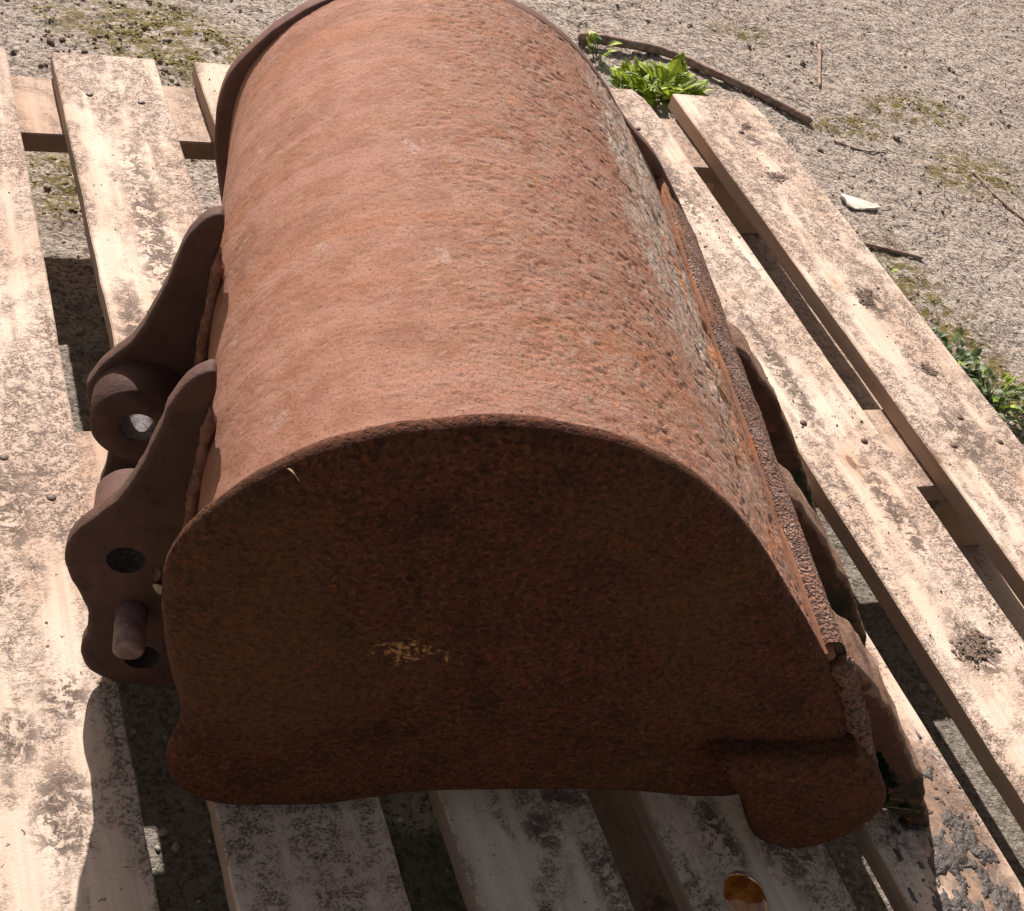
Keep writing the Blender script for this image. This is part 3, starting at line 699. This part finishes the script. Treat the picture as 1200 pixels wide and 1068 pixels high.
# ------------------------------------------------------------------ small things on the bucket and boards
def leaf_mesh(name, L, Wd, mat, lobes=0, curl=.35, seed=0, fold=.25):
    R = np.random.RandomState(seed); n = 15; V = []; 
    for i in range(n):
        t = i/(n-1); wv = Wd*math.sin(math.pi*min(1, t*1.02+.03))**.8*(1+(.35*(i % 2)-.17)*lobes); z = L*curl*(t-t*t*.9)
        for s in (-1, -.5, 0, .5, 1): V.append((s*wv, L*t-abs(s)*lobes*.12*L*(i % 2), z+abs(s)*wv*fold))
    me = bpy.data.meshes.new(name); me.from_pydata(V, [], grid_faces(n, 5).tolist()); me.materials.append(mat)
    me.polygons.foreach_set("use_smooth", [True]*len(me.polygons)); return me
leaf_meshes = [leaf_mesh('leaf', .036, .0075, M['leafA'], 1.7, .3, 1), leaf_mesh('leaf', .030, .008, M['leafA'], 1.5, .5, 2),
               leaf_mesh('leaf', .028, .007, M['leafB'], 1., .35, 3), leaf_mesh('leaf', .022, .006, M['leafB'], .6, .5, 4)]
def weed(x, y, n, sc_, ms, label, spread=.02, seed=0, z=None):
    R = np.random.RandomState(seed); z0 = gz(x, y) if z is None else z
    r = empty('weed_plant', (x, y, z0)); tag(r, label, 'weed', 'weeds growing round the pallet')
    b = MB()
    for k in range(n):
        a = R.rand()*6.28; d = spread*math.sqrt(R.rand()); hx, hy, hz = d*math.cos(a), d*math.sin(a), (.004+.022*R.rand())*sc_
        o = bpy.data.objects.new('leaf', leaf_meshes[ms[R.randint(len(ms))]]); COL.objects.link(o); o.parent = r
        o.location = (hx, hy, hz); o.rotation_euler = (R.uniform(-.1, .9), R.uniform(-.4, .4), a-math.pi/2+R.uniform(-.5, .5)); s = sc_*R.uniform(.55, 1.15); o.scale = (s, s, s)
        b.add(*tube([(hx*.2, hy*.2, -.003), (hx*.6, hy*.6, hz*.7), (hx, hy, hz)], .0008, 5))
    b.build('stem', M['leafB'] if 2 in ms else M['leafA'], r); return r
weed(1.045, 1.300, 80, 1.2, (0, 1), 'bright green lobed weed between the two right boards and the long stick', .045, 1)
weed(.995, 1.312, 44, 1.0, (1, 2, 0), 'small green weed half hidden behind the bucket crown by the board end', .035, 2)
weed(.972, 1.425, 10, .8, (1, 2), 'tiny green weed at the thick end of the long stick', .02, 3)
weed(1.160, .715, 50, .8, (2, 3), 'upper dark green weed hugging the right edge of the pallet', .04, 4)
weed(1.185, .650, 60, .9, (2, 3), 'leafy dusty green weed at the right pallet edge, middle of the clump', .045, 5)
weed(1.215, .585, 64, .95, (2, 3, 0), 'lowest dark green weed beside the right pallet edge at the frame border', .045, 6)
weed(1.170, .800, 8, .55, (2, 3, 1), 'thin sprig of green beside the outer board above the larger weeds', .02, 7)
weed(1.195, .86, 7, .5, (1, 3), 'smallest green seedling beside the outer board', .02, 8)
# sticks and twigs
def stick(name, pts, rad, label, cat, knots=0, seed=1):
    pts = [(p[0], p[1], gz(p[0], p[1])+(p[2] if len(p) > 2 else rad*.9)) for p in pts]
    P = crom(pts, 8, closed=False); R = np.random.RandomState(seed); k = len(P)
    rr = rad*np.linspace(1.15, .72, k)*(1+.18*fbm(np.arange(k)*.45, np.zeros(k), o=2, seed=seed)); rr[0] *= .6; rr[-1] *= .6
    V, F = tube(P, rr, 12, rough=rad*.12); o = link(name, V, F, M['stick']); tag(o, label, cat); return o
stick('long_stick', [(.955, 1.470, .010), (.985, 1.462, .013), (1.03, 1.458, .012), (1.11, 1.447, .010), (1.168, 1.392, .008), (1.235, 1.332, .007), (1.298, 1.256, .006)], .0082, 'long brown dead stick lying behind the right pallet corner', 'stick')
stick('pale_stalk', [(1.463, 1.53), (1.42, 1.45), (1.382, 1.380)], .0034, 'short pale broken stalk standing out beyond the long stick', 'stalk', seed=2)
stick('twig', [(1.190, .930), (1.259, .911), (1.303, .895)], .0032, 'dark thin twig close to the right pallet edge', 'twig', seed=3)
stick('twig', [(1.556, 1.14), (1.560, 1.071), (1.572, 1.00)], .0026, 'reddish thin twig at the right border of the photo', 'twig', seed=4)
stick('twig', [(1.32, 1.212), (1.36, 1.19), (1.41, 1.185)], .0016, 'faint short twig just past the end of the long stick', 'twig', seed=5)
# pale chip
th = np.linspace(0, 2*math.pi, 14, endpoint=False); rr = 1+.25*np.sin(3*th+1)
top = [(.030*r*math.cos(a), .014*r*math.sin(a), .004+.002*math.cos(2*a)) for a, r in zip(th, rr)]; bot = [(x*.95, y*.95, 0) for x, y, z in top]
o = link('pale_chip', top+bot, [list(range(14))]+[[i, i+14, (i+1) % 14+14, (i+1) % 14] for i in range(14)]+[list(range(14, 28))[::-1]], M['chip'], smooth=False, loc=(1.262, 1.03, gz(1.262, 1.03)+.003))
o.rotation_euler = (.05, .04, -.3); tag(o, 'small flat cream chip lying alone on the concrete', 'chip')
# moss on the slab, far left and thin patches right
def patch_xy(cs_, n, seed):
    R = np.random.RandomState(seed); out = []
    for (x, y, rx, ry, w_) in cs_:
        k = int(n*w_); a = R.rand(k)*6.28; r = np.sqrt(R.rand(k)); out.append(np.stack([x+rx*r*np.cos(a), y+ry*r*np.sin(a)], 1))
    P = np.vstack(out); keep = fbm(P[:, 0]*26, P[:, 1]*26, o=4, seed=seed)+.5*fbm(P[:, 0]*90, P[:, 1]*90, o=2, seed=seed+1) > .08; return P[keep]
P = patch_xy([(.22, 1.43, .12, .06, .3), (.27, 1.36, .10, .06, .3), (.36, 1.33, .10, .08, .3), (1.56, 1.33, .10, .05, .12), (1.38, 1.26, .08, .04, .06), (.09, 1.0, .04, .07, .08), (1.22, .75, .06, .3, .1)], 7000, 6)
blobs(len(P), P, (.0008, .0030), M['mossb'], 'moss', 'brownish green moss dotted over the concrete beyond the pallet', 'moss', zfun=gzv, seed=8, flat=.4)
P = patch_xy([(.25, 1.30, .2, .10, .4), (.1, 1.36, .12, .06, .1), (1.5, 1.25, .4, .3, .3)], 700, 16)
blobs(len(P), P, (.002, .006), M['crumb'], 'soil_crumbs', 'dark soil crumbs scattered on the concrete behind the left boards', 'soil', zfun=gzv, seed=12, flat=.7)
# grit and soil on the boards
pts = []
R = np.random.RandomState(21)
while len(pts) < 2200:
    i = R.randint(7); a, b = tops[i]; x, y = R.uniform(a+.003, b-.003), R.uniform(-.2, ends[i]-.01)
    if fbm(np.array([x*14.]), np.array([y*9.]), o=3, seed=44)[0] > (.02 if i not in (0,) else .2): pts.append((x, y))
blobs(len(pts), np.array(pts), (.0004, .0014), M['crumb'], 'soil_specks', 'fine dark soil specks spilled over the top boards of the pallet', 'soil', zoff=0., flat=.6, seed=31)
def clod(x, y, r, label, seed, rz=0, sx=1., h=.3, mat='crumb'):
    R = np.random.RandomState(seed); n = 420
    g = R.randn(n, 2)*.42*r*np.array([sx, 1]); g[:, 1] += .35*r*np.sin(g[:, 0]/r*2+seed)
    d = np.hypot(g[:, 0]/sx, g[:, 1])/r; c, sn = math.cos(rz), math.sin(rz); P = np.stack([x+g[:, 0]*c-g[:, 1]*sn, y+g[:, 0]*sn+g[:, 1]*c], 1)
    o = blobs(n, P, (r*.03, r*.17), M[mat], 'mud_clod', None, None, zfun=lambda a, b: r*h*np.clip(1-d, 0, 1)*.8-r*.02, flat=.35, seed=seed)
    del o['kind']; tag(o, label, 'mud clod', 'mud clods stuck on the boards')
clod(.786, .096, .019, 'ragged dark mud clod near the right edge of the second board from the right', 3, .9, 1.5, .16)
clod(.972, .481, .013, 'smooth grey mud clod in the middle of the outermost right board', 5, .3, .8, .25)
clod(.962, .610, .016, 'crusty brown mud clod on the outermost right board above the grey one', 7, .9, 1.7, .14)
clod(.966, .862, .014, 'thin tan mud smear clod on the outermost right board towards its far end', 9, .7, 1.6, .06)
clod(.977, .985, .009, 'dark mud clod by the far chamfered corner of the outermost board', 11, .7, 1.3, .12)
# dark wet mud smeared on the fifth board, below the nearest tooth
gx2 = np.linspace(.580, .682, 130); gy2 = np.linspace(-.26, .075, 300); A, B = np.meshgrid(gx2, gy2, indexing='ij')
cx = .655-.05*(B < -.05)*0; dmask = 1.05-((A-.640)/.040)**2*.9-((B+.075)/.105)**2
dmask = np.maximum(dmask, .95-((A-.628)/.045)**2-((B+.17)/.07)**2)
hgt = dmask*.55+1.5*fbm(A*95, B*60, o=5, seed=61)-.36; hz_ = .0026*np.clip(hgt, -.3, .7)+.0008*fbm(A*240, B*240, o=3, seed=63)
t = NT("wet_black_mud"); co = t.tc.outputs['Object']; nn = t.noise(co, 90, 5, .7); n2 = t.noise(co, 300, 4, .7)
col = t.mix(nn, (.020, .016, .015), (.070, .054, .046)); M['wet'] = t.out(col, t.step(nn, .1, 1.0), t.bump(n2, 1., .002), .6)
verts = np.stack([A, B, np.where(hz_ > 0, hz_, -.004)], -1); Fg = grid_faces(130, 300)
ok = (hz_.reshape(-1)[Fg] > 0).any(1)
tag(link('wet_mud', verts.reshape(-1, 3), Fg[ok], M['wet'], smooth=True), 'glistening wet black mud smeared on the board under the nearest tooth', 'mud', kind='stuff')
# amber water bead
t = NT("rusty_water"); co = t.tc.outputs['Object']; nn = t.noise(co, 120, 4, .6); 
col = t.mix(t.step(nn, .4, .6), (.36, .13, .02), (.20, .06, .01)); t.out(col, .06, None, .8); t.bsdf.inputs['Coat Weight'].default_value = .6; t.bsdf.inputs['Coat Roughness'].default_value = .03
V = []; 
for i in range(9):
    q = i/8*math.pi/2
    for j in range(32):
        a = j/32*6.283; r = 1+.05*math.sin(2*a+.5)+.03*math.sin(5*a); V.append((.0165*r*math.cos(q)*math.cos(a), .0200*r*math.cos(q)*math.sin(a), .0045*math.sin(q)))
o = link('rusty_water_bead', V, grid_faces(9, 32, True).tolist()+[[8*32+j for j in range(32)]], t.m, loc=(.4435, -.099, .0002)); o.rotation_euler = (0, 0, .25)
tag(o, 'round amber bead of rusty water on the board below the side cutter', 'water bead')
# wet glints: small puddles held on the cutting edge
tw = NT("clear_water"); tw.out((.10, .085, .08), .05, None, 1.); tw.bsdf.inputs['Transmission Weight'].default_value = .2; tw.bsdf.inputs['IOR'].default_value = 1.33
for (u_, v_, z_, rr_, lab) in ((.49, .456, .2045, .0045, 'small glinting water drop near the far end of the cutting edge'), (.362, .463, .1990, .0040, 'bright pair of water drops halfway along the cutting edge, farther one'), (.346, .466, .1970, .0050, 'bright pair of water drops halfway along the cutting edge, nearer one')):
    V = [(rr_*math.cos(q)*math.cos(a), rr_*1.5*math.cos(q)*math.sin(a), rr_*.22*math.sin(q)) for q in np.linspace(0, math.pi/2, 7) for a in np.linspace(0, 2*math.pi, 20, endpoint=False)]
    o = link('water_drop', V, grid_faces(7, 20, True).tolist()+[[6*20+j for j in range(20)]], tw.m, loc=tuple(Wp(v_, u_, z_))); o.rotation_euler = (0, .25, -TH); tag(o, lab, 'water drop')
# dry leaf scraps caught on the bucket
def scrap(name, v, u, z, L, W_, rot, label, seed):
    me = leaf_mesh(name, L, W_, M['petal'], .2, .2, seed); o = bpy.data.objects.new(name, me); COL.objects.link(o)
    o.location = tuple(Wp(v, u, z)); o.rotation_euler = rot; tag(o, label, 'leaf'); return o
scrap('dry_leaf', .074, .046, .3225, .014, .003, (.9, .1, 1.8), 'tiny dry yellow leaf on the rounded rim above the dark side plate', 1)
scrap('dry_leaf', .012, .145, .120, .012, .004, (1.2, .2, .6), 'pale dry leaf caught between the nearer ear and the drum', 2)
scrap('dry_leaf', .016, .145, .108, .012, .005, (1.4, .1, 2.6), 'lower pale dry leaf caught above the pin by the nearer ear', 3)
